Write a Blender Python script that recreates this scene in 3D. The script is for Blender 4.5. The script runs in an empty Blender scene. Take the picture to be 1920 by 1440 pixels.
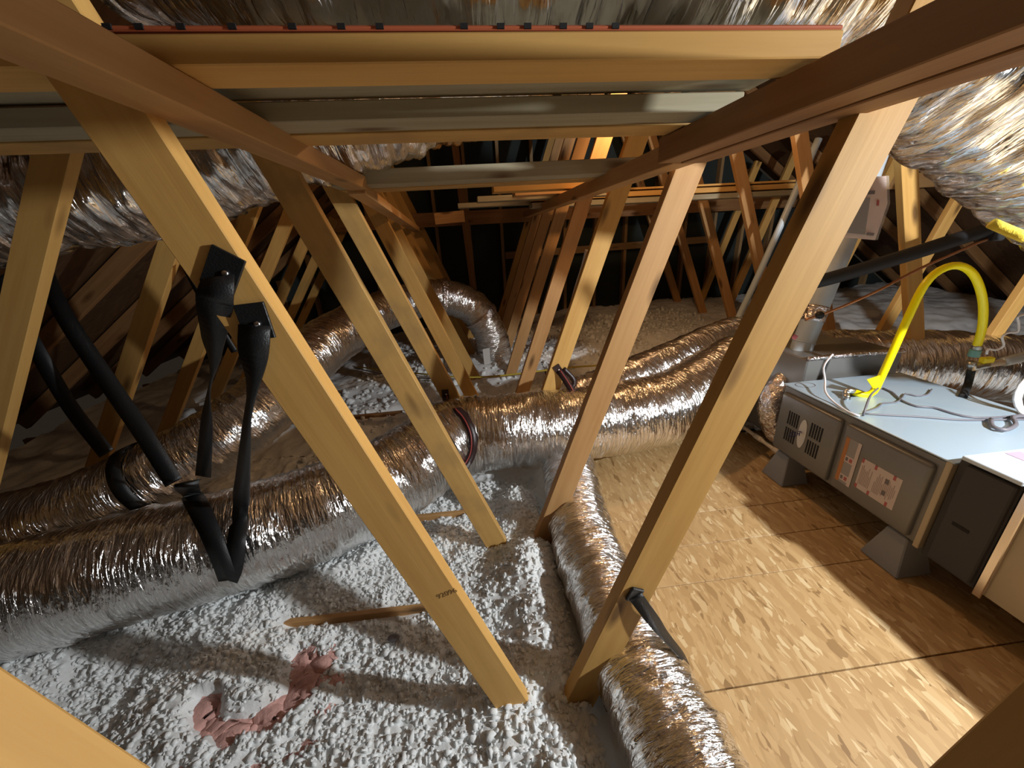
import bpy, bmesh, math, random
import numpy as np
from mathutils import Vector, Matrix, Quaternion

random.seed(7)
RNG = np.random.default_rng(11)
SC = bpy.context.scene
COL = SC.collection

# ------------------------------------------------------------------ camera
FPX = 721.0
_F = Vector((878 - 960, -(441 - 720), -FPX)).normalized()      # depth axis (world +Y) seen in camera space
_h = Vector((1, 0.06, 0))
_X = (_h - _h.dot(_F) * _F).normalized()
_Z = _X.cross(_F)
RM = Matrix((_X, _F, _Z))                                      # camera -> world
CAM = Vector((0, 0, 1.27))
cd = bpy.data.cameras.new('camera')
cd.sensor_width = 36.0
cd.lens = FPX / 1920 * 36.0
cd.clip_start = 0.01
co = bpy.data.objects.new('camera', cd)
COL.objects.link(co)
co.matrix_world = Matrix.Translation(CAM) @ RM.to_4x4()
SC.camera = co

# ------------------------------------------------------------------ world, lights, exposure
w = bpy.data.worlds.new('attic_air')
SC.world = w
w.use_nodes = True
w.node_tree.nodes['Background'].inputs[0].default_value = (1.0, 0.78, 0.56, 1)
w.node_tree.nodes['Background'].inputs[1].default_value = 0.010

def light(name, loc, power, color, radius):
    d = bpy.data.lights.new(name, 'POINT')
    d.energy = power
    d.color = color
    d.shadow_soft_size = radius
    o = bpy.data.objects.new(name, d)
    o.location = loc
    COL.objects.link(o)
    return o

light('led_work_light', (1.92, 0.05, 1.41), 104, (0.96, 0.985, 1.0), 0.03)
light('warm_bulb', (0.98, 2.24, 1.93), 13, (1.0, 0.58, 0.27), 0.04)
SC.view_settings.view_transform = 'Standard'
SC.view_settings.look = 'None'
SC.view_settings.gamma = 1.0
SC.view_settings.use_curve_mapping = False
SC.view_settings.exposure = 0.85

# ------------------------------------------------------------------ survey helper: a sight line of the photo met with a known plane
def P(px, py, X=None, Y=None, Z=None):
    d = RM @ Vector((px - 960, -(py - 720), -FPX))
    if X is not None: t = (X - CAM.x) / d.x
    elif Y is not None: t = (Y - CAM.y) / d.y
    else: t = (Z - CAM.z) / d.z
    return CAM + t * d

# ------------------------------------------------------------------ noise
def _hash(ix, iy, iz):
    h = (ix.astype(np.int64) * 374761393 + iy.astype(np.int64) * 668265263 + iz.astype(np.int64) * 2147483647) & 0xffffffff
    h = ((h ^ (h >> 13)) * 1274126177) & 0xffffffff
    h = ((h ^ (h >> 16)) * 2246822519) & 0xffffffff
    return ((h ^ (h >> 15)) & 0xffffff) / float(0xffffff)

def noise3(x, y, z):
    x, y, z = np.broadcast_arrays(np.asarray(x, float), np.asarray(y, float), np.asarray(z, float))
    ix, iy, iz = np.floor(x), np.floor(y), np.floor(z)
    fx, fy, fz = x - ix, y - iy, z - iz
    sx, sy, sz = [t * t * t * (t * (t * 6 - 15) + 10) for t in (fx, fy, fz)]
    r = 0
    for a in (0, 1):
        for b in (0, 1):
            for c in (0, 1):
                wgt = (sx if a else 1 - sx) * (sy if b else 1 - sy) * (sz if c else 1 - sz)
                r = r + wgt * _hash(ix + a, iy + b, iz + c)
    return r * 2 - 1

# ------------------------------------------------------------------ materials
def newmat(name):
    m = bpy.data.materials.new(name)
    m.use_nodes = True
    return m, m.node_tree.nodes, m.node_tree.links, m.node_tree.nodes['Principled BSDF']

def plain(name, col, rough=0.5, metal=0.0, bump=0.0, bscale=60, spec=0.5, var=0.0):
    m, N, L, b = newmat(name)
    b.inputs['Base Color'].default_value = (*col, 1)
    b.inputs['Roughness'].default_value = rough
    b.inputs['Metallic'].default_value = metal
    b.inputs['Specular IOR Level'].default_value = spec
    if bump or var:
        tc = N.new('ShaderNodeTexCoord')
        nz = N.new('ShaderNodeTexNoise'); nz.inputs['Scale'].default_value = bscale; nz.inputs['Detail'].default_value = 5
        L.new(tc.outputs['Object'], nz.inputs['Vector'])
    if bump:
        bp = N.new('ShaderNodeBump'); bp.inputs['Strength'].default_value = bump; bp.inputs['Distance'].default_value = 0.004
        L.new(nz.outputs['Fac'], bp.inputs['Height']); L.new(bp.outputs[0], b.inputs['Normal'])
    if var:
        mx = N.new('ShaderNodeMix'); mx.data_type = 'RGBA'
        mx.inputs[6].default_value = (*[c * (1 - var) for c in col], 1)
        mx.inputs[7].default_value = (*[min(1, c * (1 + var)) for c in col], 1)
        L.new(nz.outputs['Fac'], mx.inputs[0]); L.new(mx.outputs[2], b.inputs['Base Color'])
    return m

def wood(name, light_c, dark_c, knot_c=(0.10, 0.045, 0.015), stain=None, rough=0.62):
    m, N, L, b = newmat(name)
    tc = N.new('ShaderNodeTexCoord'); oi = N.new('ShaderNodeObjectInfo')
    mul = N.new('ShaderNodeMath'); mul.operation = 'MULTIPLY'; mul.inputs[1].default_value = 37.0
    L.new(oi.outputs['Random'], mul.inputs[0])
    add = N.new('ShaderNodeVectorMath'); add.operation = 'ADD'
    L.new(tc.outputs['Object'], add.inputs[0]); L.new(mul.outputs[0], add.inputs[1])
    mp = N.new('ShaderNodeMapping'); mp.inputs['Scale'].default_value = (1.6, 34, 34)
    L.new(add.outputs[0], mp.inputs[0])
    g = N.new('ShaderNodeTexNoise'); g.inputs['Scale'].default_value = 1.3; g.inputs['Detail'].default_value = 6; g.inputs['Roughness'].default_value = 0.62
    L.new(mp.outputs[0], g.inputs['Vector'])
    mp2 = N.new('ShaderNodeMapping'); mp2.inputs['Scale'].default_value = (1.2, 5, 5)
    L.new(add.outputs[0], mp2.inputs[0])
    big = N.new('ShaderNodeTexNoise'); big.inputs['Scale'].default_value = 1.6; big.inputs['Detail'].default_value = 4
    L.new(mp2.outputs[0], big.inputs['Vector'])
    r = N.new('ShaderNodeValToRGB')
    r.color_ramp.elements[0].position = 0.30; r.color_ramp.elements[0].color = (*dark_c, 1)
    r.color_ramp.elements[1].position = 0.66; r.color_ramp.elements[1].color = (*light_c, 1)
    mixv = N.new('ShaderNodeMath'); mixv.operation = 'MULTIPLY_ADD'; mixv.inputs[1].default_value = 0.55
    mh = N.new('ShaderNodeMath'); mh.operation = 'MULTIPLY'; mh.inputs[1].default_value = 0.45
    L.new(big.outputs['Fac'], mh.inputs[0]); L.new(g.outputs['Fac'], mixv.inputs[0]); L.new(mh.outputs[0], mixv.inputs[2])
    L.new(mixv.outputs[0], r.inputs[0])
    # knots
    mp3 = N.new('ShaderNodeMapping'); mp3.inputs['Scale'].default_value = (2.6, 9, 9)
    L.new(add.outputs[0], mp3.inputs[0])
    vo = N.new('ShaderNodeTexVoronoi'); vo.inputs['Scale'].default_value = 1.0; vo.inputs['Randomness'].default_value = 1.0
    L.new(mp3.outputs[0], vo.inputs['Vector'])
    kr = N.new('ShaderNodeValToRGB')
    kr.color_ramp.elements[0].position = 0.07; kr.color_ramp.elements[0].color = (0.85, 0.85, 0.85, 1)
    kr.color_ramp.elements[1].position = 0.20; kr.color_ramp.elements[1].color = (0, 0, 0, 1)
    L.new(vo.outputs['Distance'], kr.inputs[0])
    mk = N.new('ShaderNodeMix'); mk.data_type = 'RGBA'
    L.new(kr.outputs[0], mk.inputs[0]); L.new(r.outputs[0], mk.inputs[6]); mk.inputs[7].default_value = (*knot_c, 1)
    out = mk.outputs[2]
    if stain:
        st = N.new('ShaderNodeTexNoise'); st.inputs['Scale'].default_value = 9; st.inputs['Detail'].default_value = 6
        L.new(add.outputs[0], st.inputs['Vector'])
        sr = N.new('ShaderNodeValToRGB')
        sr.color_ramp.elements[0].position = 0.45; sr.color_ramp.elements[0].color = (0, 0, 0, 1)
        sr.color_ramp.elements[1].position = 0.72; sr.color_ramp.elements[1].color = (0.75, 0.75, 0.75, 1)
        L.new(st.outputs['Fac'], sr.inputs[0])
        ms = N.new('ShaderNodeMix'); ms.data_type = 'RGBA'
        L.new(sr.outputs[0], ms.inputs[0]); L.new(out, ms.inputs[6]); ms.inputs[7].default_value = (*stain, 1)
        out = ms.outputs[2]
    # board to board variation
    hs = N.new('ShaderNodeHueSaturation')
    vr = N.new('ShaderNodeMapRange'); vr.inputs['To Min'].default_value = 0.86; vr.inputs['To Max'].default_value = 1.12
    L.new(oi.outputs['Random'], vr.inputs[0]); L.new(vr.outputs[0], hs.inputs['Value'])
    L.new(out, hs.inputs['Color']); L.new(hs.outputs[0], b.inputs['Base Color'])
    b.inputs['Roughness'].default_value = rough
    b.inputs['Specular IOR Level'].default_value = 0.3
    bp = N.new('ShaderNodeBump'); bp.inputs['Strength'].default_value = 0.25; bp.inputs['Distance'].default_value = 0.002
    L.new(g.outputs['Fac'], bp.inputs['Height']); L.new(bp.outputs[0], b.inputs['Normal'])
    return m

M = {}
M['pine'] = wood('pine_lumber', (0.70, 0.42, 0.13), (0.56, 0.30, 0.08))
M['pine_stained'] = wood('pine_lumber_stained', (0.64, 0.40, 0.135), (0.50, 0.28, 0.080), stain=(0.42, 0.25, 0.09))
M['fir'] = wood('fir_lumber', (0.60, 0.35, 0.145), (0.46, 0.24, 0.085))
M['pine_dark'] = wood('golden_lumber', (0.56, 0.33, 0.10), (0.43, 0.23, 0.06))
M['stud'] = wood('gable_stud', (0.44, 0.29, 0.14), (0.30, 0.18, 0.075))
M['grey_board'] = wood('weathered_board', (0.40, 0.36, 0.25), (0.27, 0.23, 0.14))
M['brown_wood'] = wood('brown_lumber', (0.36, 0.19, 0.075), (0.22, 0.105, 0.04))

def foil_mat(name, base=(0.86, 0.85, 0.84), rough=0.17, around=22, along=120, s1=0.55, s2=0.35):
    m, N, L, b = newmat(name)
    b.inputs['Base Color'].default_value = (*base, 1)
    b.inputs['Metallic'].default_value = 1.0
    uv = N.new('ShaderNodeUVMap'); uv.uv_map = 'surface'
    mp = N.new('ShaderNodeMapping'); mp.inputs['Scale'].default_value = (around, along, 1)
    L.new(uv.outputs[0], mp.inputs[0])
    n1 = N.new('ShaderNodeTexNoise'); n1.inputs['Scale'].default_value = 1.0; n1.inputs['Detail'].default_value = 4; n1.inputs['Distortion'].default_value = 0.6
    L.new(mp.outputs[0], n1.inputs['Vector'])
    mp2 = N.new('ShaderNodeMapping'); mp2.inputs['Scale'].default_value = (70, 95, 1)
    L.new(uv.outputs[0], mp2.inputs[0])
    n2 = N.new('ShaderNodeTexVoronoi'); n2.inputs['Scale'].default_value = 1.0
    L.new(mp2.outputs[0], n2.inputs['Vector'])
    b1 = N.new('ShaderNodeBump'); b1.inputs['Strength'].default_value = s1; b1.inputs['Distance'].default_value = 0.012
    L.new(n1.outputs['Fac'], b1.inputs['Height'])
    b2 = N.new('ShaderNodeBump'); b2.inputs['Strength'].default_value = s2; b2.inputs['Distance'].default_value = 0.003
    L.new(n2.outputs['Distance'], b2.inputs['Height']); L.new(b1.outputs[0], b2.inputs['Normal'])
    L.new(b2.outputs[0], b.inputs['Normal'])
    rr = N.new('ShaderNodeMapRange'); rr.inputs['To Min'].default_value = rough * 0.8; rr.inputs['To Max'].default_value = rough * 1.7
    L.new(n1.outputs['Fac'], rr.inputs[0]); L.new(rr.outputs[0], b.inputs['Roughness'])
    return m

M['foil'] = foil_mat('foil_jacket', (0.90, 0.89, 0.88), 0.15, around=16, along=95, s1=1.0, s2=0.30)
M['foil_loose'] = foil_mat('foil_jacket_loose', around=7, along=55, s1=1.0, s2=0.12, rough=0.13, base=(0.90, 0.89, 0.88))
M['foil_tape'] = foil_mat('foil_tape', (0.80, 0.74, 0.72), around=60, along=60, s1=0.8, s2=0.6)
M['strap'] = plain('black_webbing', (0.010, 0.011, 0.012), 0.42, bump=0.25, bscale=300)
M['strap_red'] = plain('black_red_webbing', (0.030, 0.014, 0.013), 0.35, bump=0.2, bscale=300)
M['red'] = plain('red_stripe', (0.34, 0.055, 0.045), 0.4)
M['rivet'] = plain('steel_rivet', (0.75, 0.75, 0.78), 0.25, 1.0)
M['galv'] = plain('galvanised_steel', (0.56, 0.65, 0.72), 0.36, 0.15, var=0.15, bscale=14)
M['cabinet'] = plain('grey_cabinet_paint', (0.20, 0.195, 0.185), 0.38, 0.35, var=0.08, bscale=6)
M['cabinet_top'] = plain('pale_cabinet_top', (0.44, 0.56, 0.66), 0.32, 0.25)
M['dark_cabinet'] = plain('dark_liner', (0.045, 0.042, 0.042), 0.7, bump=0.2, bscale=90)
M['stand'] = plain('moulded_stand', (0.24, 0.24, 0.24), 0.6, bump=0.1, bscale=120)
M['tan_metal'] = plain('dusty_sheet_metal', (0.46, 0.38, 0.26), 0.5, 0.3)
M['black'] = plain('black_slot', (0.006, 0.006, 0.006), 0.8)
M['white'] = plain('white_print', (0.62, 0.60, 0.57), 0.5)
M['blue'] = plain('blue_print', (0.05, 0.05, 0.22), 0.45)
M['ink'] = plain('grey_ink', (0.16, 0.14, 0.14), 0.6)
M['stamp'] = plain('brown_stamp_ink', (0.20, 0.11, 0.03), 0.7)
M['red_strip'] = plain('red_strip', (0.50, 0.12, 0.045), 0.6)
M['orange'] = plain('orange_label', (0.46, 0.18, 0.05), 0.5)
M['label_white'] = plain('label_paper', (0.60, 0.50, 0.46), 0.5)
M['label_grey'] = plain('label_grey', (0.30, 0.28, 0.27), 0.5)
M['label_red'] = plain('label_red', (0.42, 0.10, 0.10), 0.5)
M['label_line'] = plain('label_text', (0.36, 0.28, 0.25), 0.6)
M['pink_print'] = plain('pink_print', (0.55, 0.36, 0.46), 0.3)
M['yellow'] = plain('yellow_gas_tube', (1.0, 0.86, 0.0), 0.32)
M['yellow_cable'] = plain('yellow_cable', (0.55, 0.43, 0.06), 0.5)
M['pvc'] = plain('grey_pvc', (0.55, 0.66, 0.74), 0.35)
M['cpvc'] = plain('cream_pipe', (0.62, 0.52, 0.38), 0.4)
M['black_pipe'] = plain('black_foam_sleeve', (0.016, 0.018, 0.021), 0.62, bump=0.15, bscale=200)
M['copper'] = plain('copper_tube', (0.55, 0.27, 0.14), 0.35, 1.0)
M['wire_grey'] = plain('grey_wire', (0.16, 0.15, 0.17), 0.45)
M['wire_white'] = plain('white_wire', (0.75, 0.72, 0.72), 0.4)
M['bag_paper'] = plain('pink_paper', (0.78, 0.60, 0.52), 0.55, var=0.15, bscale=16)
M['steel'] = plain('steel_fitting', (0.55, 0.55, 0.52), 0.35, 1.0)
M['green'] = plain('green_fitting', (0.16, 0.36, 0.30), 0.4)
M['blue_obj'] = plain('blue_plastic', (0.02, 0.12, 0.40), 0.5)
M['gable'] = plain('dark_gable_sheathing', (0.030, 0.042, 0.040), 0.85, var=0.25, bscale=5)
M['pink'] = plain('pink_fibreglass', (0.70, 0.40, 0.35), 0.95, bump=1.0, bscale=70, var=0.15)
M['yellow_wool'] = plain('yellow_wool', (0.70, 0.55, 0.05), 0.9, bump=0.8, bscale=120)
M['plastic'], _n, _l, _b = newmat('clear_plastic_bag')
_b.inputs['Base Color'].default_value = (0.9, 0.87, 0.85, 1); _b.inputs['Roughness'].default_value = 0.08
_b.inputs['Alpha'].default_value = 0.16
M['drywall'] = plain('drywall_back', (0.30, 0.26, 0.22), 0.9)

def insulation_mat():
    m, N, L, b = newmat('blown_fibreglass')
    tc = N.new('ShaderNodeTexCoord')
    n1 = N.new('ShaderNodeTexNoise'); n1.inputs['Scale'].default_value = 5; n1.inputs['Detail'].default_value = 8; n1.inputs['Roughness'].default_value = 0.7
    L.new(tc.outputs['Object'], n1.inputs['Vector'])
    r = N.new('ShaderNodeValToRGB')
    r.color_ramp.elements[0].position = 0.22; r.color_ramp.elements[0].color = (0.70, 0.66, 0.60, 1)
    r.color_ramp.elements[1].position = 0.45; r.color_ramp.elements[1].color = (0.88, 0.91, 0.91, 1)
    L.new(n1.outputs['Fac'], r.inputs[0]); L.new(r.outputs[0], b.inputs['Base Color'])
    b.inputs['Roughness'].default_value = 1.0
    b.inputs['Specular IOR Level'].default_value = 0.1
    n2 = N.new('ShaderNodeTexNoise'); n2.inputs['Scale'].default_value = 110; n2.inputs['Detail'].default_value = 6; n2.inputs['Roughness'].default_value = 0.65
    L.new(tc.outputs['Object'], n2.inputs['Vector'])
    bp = N.new('ShaderNodeBump'); bp.inputs['Strength'].default_value = 0.5; bp.inputs['Distance'].default_value = 0.004
    L.new(n2.outputs['Fac'], bp.inputs['Height']); L.new(bp.outputs[0], b.inputs['Normal'])
    return m
M['insulation'] = insulation_mat()

def osb_mat(name, tones, scale=1.0):
    m, N, L, b = newmat(name)
    tc = N.new('ShaderNodeTexCoord'); oi = N.new('ShaderNodeObjectInfo')
    mul = N.new('ShaderNodeMath'); mul.operation = 'MULTIPLY'; mul.inputs[1].default_value = 19.0
    L.new(oi.outputs['Random'], mul.inputs[0])
    add = N.new('ShaderNodeVectorMath'); add.operation = 'ADD'
    L.new(tc.outputs['Object'], add.inputs[0]); L.new(mul.outputs[0], add.inputs[1])
    nd = N.new('ShaderNodeTexNoise'); nd.inputs['Scale'].default_value = 9
    L.new(add.outputs[0], nd.inputs['Vector'])
    vm = N.new('ShaderNodeVectorMath'); vm.operation = 'MULTIPLY_ADD'; vm.inputs[1].default_value = (0.03, 0.03, 0.03)
    L.new(nd.outputs['Color'], vm.inputs[0]); L.new(add.outputs[0], vm.inputs[2])
    prev = None
    for i, (rot, sx, sy) in enumerate(((0.25, 95, 26), (-0.65, 110, 30), (1.15, 88, 24), (0.75, 120, 34), (-0.15, 70, 20))):
        mp = N.new('ShaderNodeMapping'); mp.inputs['Rotation'].default_value = (0, 0, rot)
        mp.inputs['Scale'].default_value = (sx * scale, sy * scale, 20)
        L.new(vm.outputs[0], mp.inputs[0])
        v = N.new('ShaderNodeTexVoronoi'); v.inputs['Scale'].default_value = 1.0
        L.new(mp.outputs[0], v.inputs['Vector'])
        sp = N.new('ShaderNodeSeparateColor'); L.new(v.outputs['Color'], sp.inputs[0])
        r = N.new('ShaderNodeValToRGB'); cr = r.color_ramp
        cr.elements[0].position = 0.0; cr.elements[0].color = (*tones[0], 1)
        cr.elements[1].position = 1.0; cr.elements[1].color = (*tones[3], 1)
        e = cr.elements.new(0.08); e.color = (*tones[1], 1)
        e = cr.elements.new(0.85); e.color = (*tones[2], 1)
        L.new(sp.outputs[0], r.inputs[0])
        if prev is None:
            prev = r.outputs[0]; hv = sp.outputs[0]
        else:
            th = N.new('ShaderNodeMath'); th.operation = 'GREATER_THAN'; th.inputs[1].default_value = 0.62
            L.new(sp.outputs[1], th.inputs[0])
            mx = N.new('ShaderNodeMix'); mx.data_type = 'RGBA'
            L.new(th.outputs[0], mx.inputs[0]); L.new(prev, mx.inputs[6]); L.new(r.outputs[0], mx.inputs[7])
            prev = mx.outputs[2]
    L.new(prev, b.inputs['Base Color'])
    b.inputs['Roughness'].default_value = 0.55
    bp = N.new('ShaderNodeBump'); bp.inputs['Strength'].default_value = 0.3; bp.inputs['Distance'].default_value = 0.002
    L.new(hv, bp.inputs['Height']); L.new(bp.outputs[0], b.inputs['Normal'])
    return m
M['osb'] = osb_mat('osb_deck', ((0.28, 0.16, 0.06), (0.44, 0.27, 0.11), (0.56, 0.37, 0.17), (0.70, 0.54, 0.30)), 0.8)
M['osb_roof_shaded'] = osb_mat('osb_roof_shaded', ((0.055, 0.028, 0.012), (0.08, 0.042, 0.018), (0.10, 0.052, 0.022), (0.125, 0.07, 0.032)), 0.6)  # tones set far below deck OSB: shade of the unlit roof is in the colour

# ------------------------------------------------------------------ mesh helpers
def tag(o, label, cat, group=None, kind=None):
    o['label'] = label
    o['category'] = cat
    if group: o['group'] = group
    if kind: o['kind'] = kind
    return o

def struct(o):
    o['kind'] = 'structure'
    return o

def empty(name, loc):
    o = bpy.data.objects.new(name, None)
    o.empty_display_size = 0.1
    o.location = loc
    COL.objects.link(o)
    return o

def link(name, me, mat, parent=None, matrix=None, smooth=False):
    if mat is not None and len(me.materials) == 0:
        me.materials.append(mat)
    if smooth:
        me.polygons.foreach_set('use_smooth', [True] * len(me.polygons))
    o = bpy.data.objects.new(name, me)
    COL.objects.link(o)
    if matrix is not None:
        o.matrix_world = matrix
    if parent is not None:
        o.parent = parent
        off = Vector((0, 0, 0)); q = parent
        while q is not None:
            off += q.location; q = q.parent
        # parents carry translation only
        if matrix is not None:
            o.matrix_basis = Matrix.Translation(-off) @ matrix
        else:
            o.matrix_basis = Matrix.Translation(-off)
    return o

def chamfer_box(sx, sy, sz, c):
    """box centred on the origin with chamfered edges"""
    bm = bmesh.new()
    bmesh.ops.create_cube(bm, size=1)
    bmesh.ops.scale(bm, vec=(sx, sy, sz), verts=bm.verts)
    c = min(c, 0.45 * min(sx, sy, sz))
    if c > 0:
        bmesh.ops.bevel(bm, geom=list(bm.edges), offset=c, segments=1, affect='EDGES', profile=0.5)
    me = bpy.data.meshes.new('box')
    bm.to_mesh(me); bm.free()
    return me

def board(name, p0, p1, wid, thk, thk_dir, mat, parent=None, cham=0.002, roll=0.0):
    """timber from p0 to p1 (axis), wid x thk section; thk_dir = world direction the thickness runs along"""
    p0, p1 = Vector(p0), Vector(p1)
    x = (p1 - p0); ln = x.length; x.normalize()
    t = Vector(thk_dir); t = (t - t.dot(x) * x).normalized()
    y = t.cross(x).normalized()
    if roll:
        q = Quaternion(x, roll); y = q @ y; t = q @ t
    me = chamfer_box(ln, wid, thk, cham)
    mt = Matrix((x, y, t)).transposed().to_4x4()
    mt.translation = (p0 + p1) / 2
    return link(name, me, M[mat] if isinstance(mat, str) else mat, parent, mt)

def box(name, lo, hi, mat, parent=None, cham=0.002, rot=None):
    lo, hi = Vector(lo), Vector(hi)
    me = chamfer_box(*(hi - lo), cham)
    mt = Matrix.Translation((lo + hi) / 2)
    if rot is not None: mt = mt @ rot
    return link(name, me, M[mat] if isinstance(mat, str) else mat, parent, mt)

def catmull(pts, step):
    pts = [np.array(p, float) for p in pts]
    pts = [2 * pts[0] - pts[1]] + pts + [2 * pts[-1] - pts[-2]]
    out = []
    for i in range(1, len(pts) - 2):
        a, b, c, d = pts[i - 1:i + 3]
        n = max(2, int(np.linalg.norm((c - b)[:3]) / step))
        for k in range(n):
            t = k / n
            out.append(0.5 * (2 * b + (c - a) * t + (2 * a - 5 * b + 4 * c - d) * t * t + (3 * b - a - 3 * c + d) * t ** 3))
    out.append(pts[-2])
    return np.array(out)

def frames(c):
    t = np.gradient(c, axis=0); t /= np.linalg.norm(t, axis=1)[:, None]
    n = np.zeros_like(t)
    up = np.array([0, 0, 1.0]) if abs(t[0][2]) < 0.9 else np.array([1.0, 0, 0])
    v = up - up.dot(t[0]) * t[0]; n[0] = v / np.linalg.norm(v)
    for i in range(1, len(t)):
        v = n[i - 1] - n[i - 1].dot(t[i]) * t[i]; n[i] = v / np.linalg.norm(v)
    return t, n, np.cross(t, n)

def mesh_np(name, V, quads, uv=None):
    me = bpy.data.meshes.new(name)
    me.vertices.add(len(V)); me.vertices.foreach_set('co', np.asarray(V, np.float32).ravel())
    q = np.asarray(quads, np.int32); k = q.shape[1]
    me.loops.add(q.size); me.loops.foreach_set('vertex_index', q.ravel())
    me.polygons.add(len(q)); me.polygons.foreach_set('loop_start', np.arange(len(q), dtype=np.int32) * k)
    if uv is not None:
        l = me.uv_layers.new(name='surface')
        l.data.foreach_set('uv', np.asarray(uv, np.float32)[q.ravel()].ravel())
    me.update(calc_edges=True)
    me.validate()
    return me

def grid_quads(nr, nc, wrap):
    i, j = np.meshgrid(np.arange(nr - 1), np.arange(nc if wrap else nc - 1), indexing='ij')
    j2 = (j + 1) % nc
    return np.stack([i * nc + j, i * nc + j2, (i + 1) * nc + j2, (i + 1) * nc + j], -1).reshape(-1, 4)

def tube(name, pts, r, mat, parent=None, seg=10, step=0.02, smooth=True, cap=True):
    c = catmull(pts, step); t, n, b = frames(c)
    th = np.linspace(0, 2 * np.pi, seg, endpoint=False)
    rr = np.full(len(c), r) if np.isscalar(r) else np.interp(np.linspace(0, 1, len(c)), np.linspace(0, 1, len(r)), r)
    V = c[:, None] + rr[:, None, None] * (n[:, None] * np.cos(th)[None, :, None] + b[:, None] * np.sin(th)[None, :, None])
    me = mesh_np(name, V.reshape(-1, 3), grid_quads(len(c), seg, True))
    if cap:
        bm = bmesh.new(); bm.from_mesh(me)
        bmesh.ops.holes_fill(bm, edges=[e for e in bm.edges if e.is_boundary], sides=0)
        bm.to_mesh(me); bm.free()
    return link(name, me, M[mat] if isinstance(mat, str) else mat, parent, None, smooth)

def duct(name, pts, r, mat, seed=0, seg=84, step=0.0075, wr=0.0058, crumple=0.006, parent=None, rib=0.0, fs=1.0):
    """insulated flexible duct: swept tube whose foil jacket is wrinkled around its girth"""
    c = catmull(pts, step); t, n, b = frames(c)
    s = np.concatenate([[0], np.cumsum(np.linalg.norm(np.diff(c, axis=0), axis=1))])
    rr = np.full(len(c), r) if np.isscalar(r) else np.interp(np.linspace(0, 1, len(c)), np.linspace(0, 1, len(r)), r)
    th = np.linspace(0, 2 * np.pi, seg, endpoint=False)
    ct, st = np.cos(th)[None], np.sin(th)[None]
    S = s[:, None]; so = seed * 17.3
    d = wr * noise3(ct * 2.2 + so, st * 2.2, S * 42 * fs + so)
    d = d + wr * 0.6 * noise3(ct * 4.5 + so, st * 4.5 + 9, S * 85 * fs)
    d = d + crumple * noise3(ct * 1.3 + so, st * 1.3, S * 9 + 3)
    if rib: d = d + rib * np.sin(S * 2 * np.pi / 0.035 + 2 * noise3(ct + so, st, S * 6))
    R = rr[:, None] + d
    V = c[:, None] + R[..., None] * (n[:, None] * np.cos(th)[None, :, None] + b[:, None] * np.sin(th)[None, :, None])
    seam = np.concatenate([V, V[:, :1]], axis=1)
    U = np.concatenate([np.broadcast_to(th[None] * r if np.isscalar(r) else th[None] * rr[:, None], (len(c), seg)),
                        (2 * np.pi * rr)[:, None]], axis=1)
    uv = np.stack([U + so, np.broadcast_to(S, U.shape) + so], -1)
    me = mesh_np(name, seam.reshape(-1, 3), grid_quads(len(c), seg + 1, False), uv.reshape(-1, 2))
    bm = bmesh.new(); bm.from_mesh(me)
    bmesh.ops.remove_doubles(bm, verts=bm.verts, dist=1e-6)
    bmesh.ops.holes_fill(bm, edges=[e for e in bm.edges if e.is_boundary], sides=0)
    bm.to_mesh(me); bm.free()
    return link(name, me, M[mat], parent, None, True), (c, t, n, b, s)

def ribbon(name, pts, wdirs, wid, mat, parent=None, thk=0.0016, step=0.012):
    """flat webbing through pts; wdirs = direction of its width at every point"""
    k = [list(p) + list(Vector(wd).normalized()) for p, wd in zip(pts, wdirs)]
    c6 = catmull(k, step); c, wv = c6[:, :3], c6[:, 3:6]
    t = np.gradient(c, axis=0); t /= np.linalg.norm(t, axis=1)[:, None]
    wv = wv - (wv * t).sum(1)[:, None] * t; wv /= np.linalg.norm(wv, axis=1)[:, None]
    nn = np.cross(t, wv)
    W = np.interp(np.linspace(0, 1, len(c)), np.linspace(0, 1, len(wid)), wid)[:, None] / 2 if not np.isscalar(wid) else wid / 2
    V = np.stack([c - W * wv - nn * thk, c + W * wv - nn * thk, c + W * wv + nn * thk, c - W * wv + nn * thk], 1)
    me = mesh_np(name, V.reshape(-1, 3), grid_quads(len(c), 4, True))
    bm = bmesh.new(); bm.from_mesh(me)
    bmesh.ops.holes_fill(bm, edges=[e for e in bm.edges if e.is_boundary], sides=0)
    bm.to_mesh(me); bm.free()
    return link(name, me, M[mat], parent)

def ball(name, loc, r, mat, parent=None, squash=(1, 1, 1)):
    bm = bmesh.new(); bmesh.ops.create_icosphere(bm, subdivisions=2, radius=r)
    bmesh.ops.scale(bm, vec=squash, verts=bm.verts)
    me = bpy.data.meshes.new(name); bm.to_mesh(me); bm.free()
    return link(name, me, M[mat], parent, Matrix.Translation(loc), True)

def text_mesh(name, body, size, mat, parent, matrix, depth=0.0004):
    cu = bpy.data.curves.new(name, 'FONT'); cu.body = body; cu.size = size
    cu.extrude = depth; cu.align_x = 'CENTER'; cu.align_y = 'CENTER'; cu.resolution_u = 3
    tmp = bpy.data.objects.new(name, cu); COL.objects.link(tmp)
    dg = bpy.context.evaluated_depsgraph_get()
    me = bpy.data.meshes.new_from_object(tmp.evaluated_get(dg))
    bpy.data.objects.remove(tmp)
    me.materials.clear()
    return link(name, me, M[mat], parent, matrix)

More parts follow.
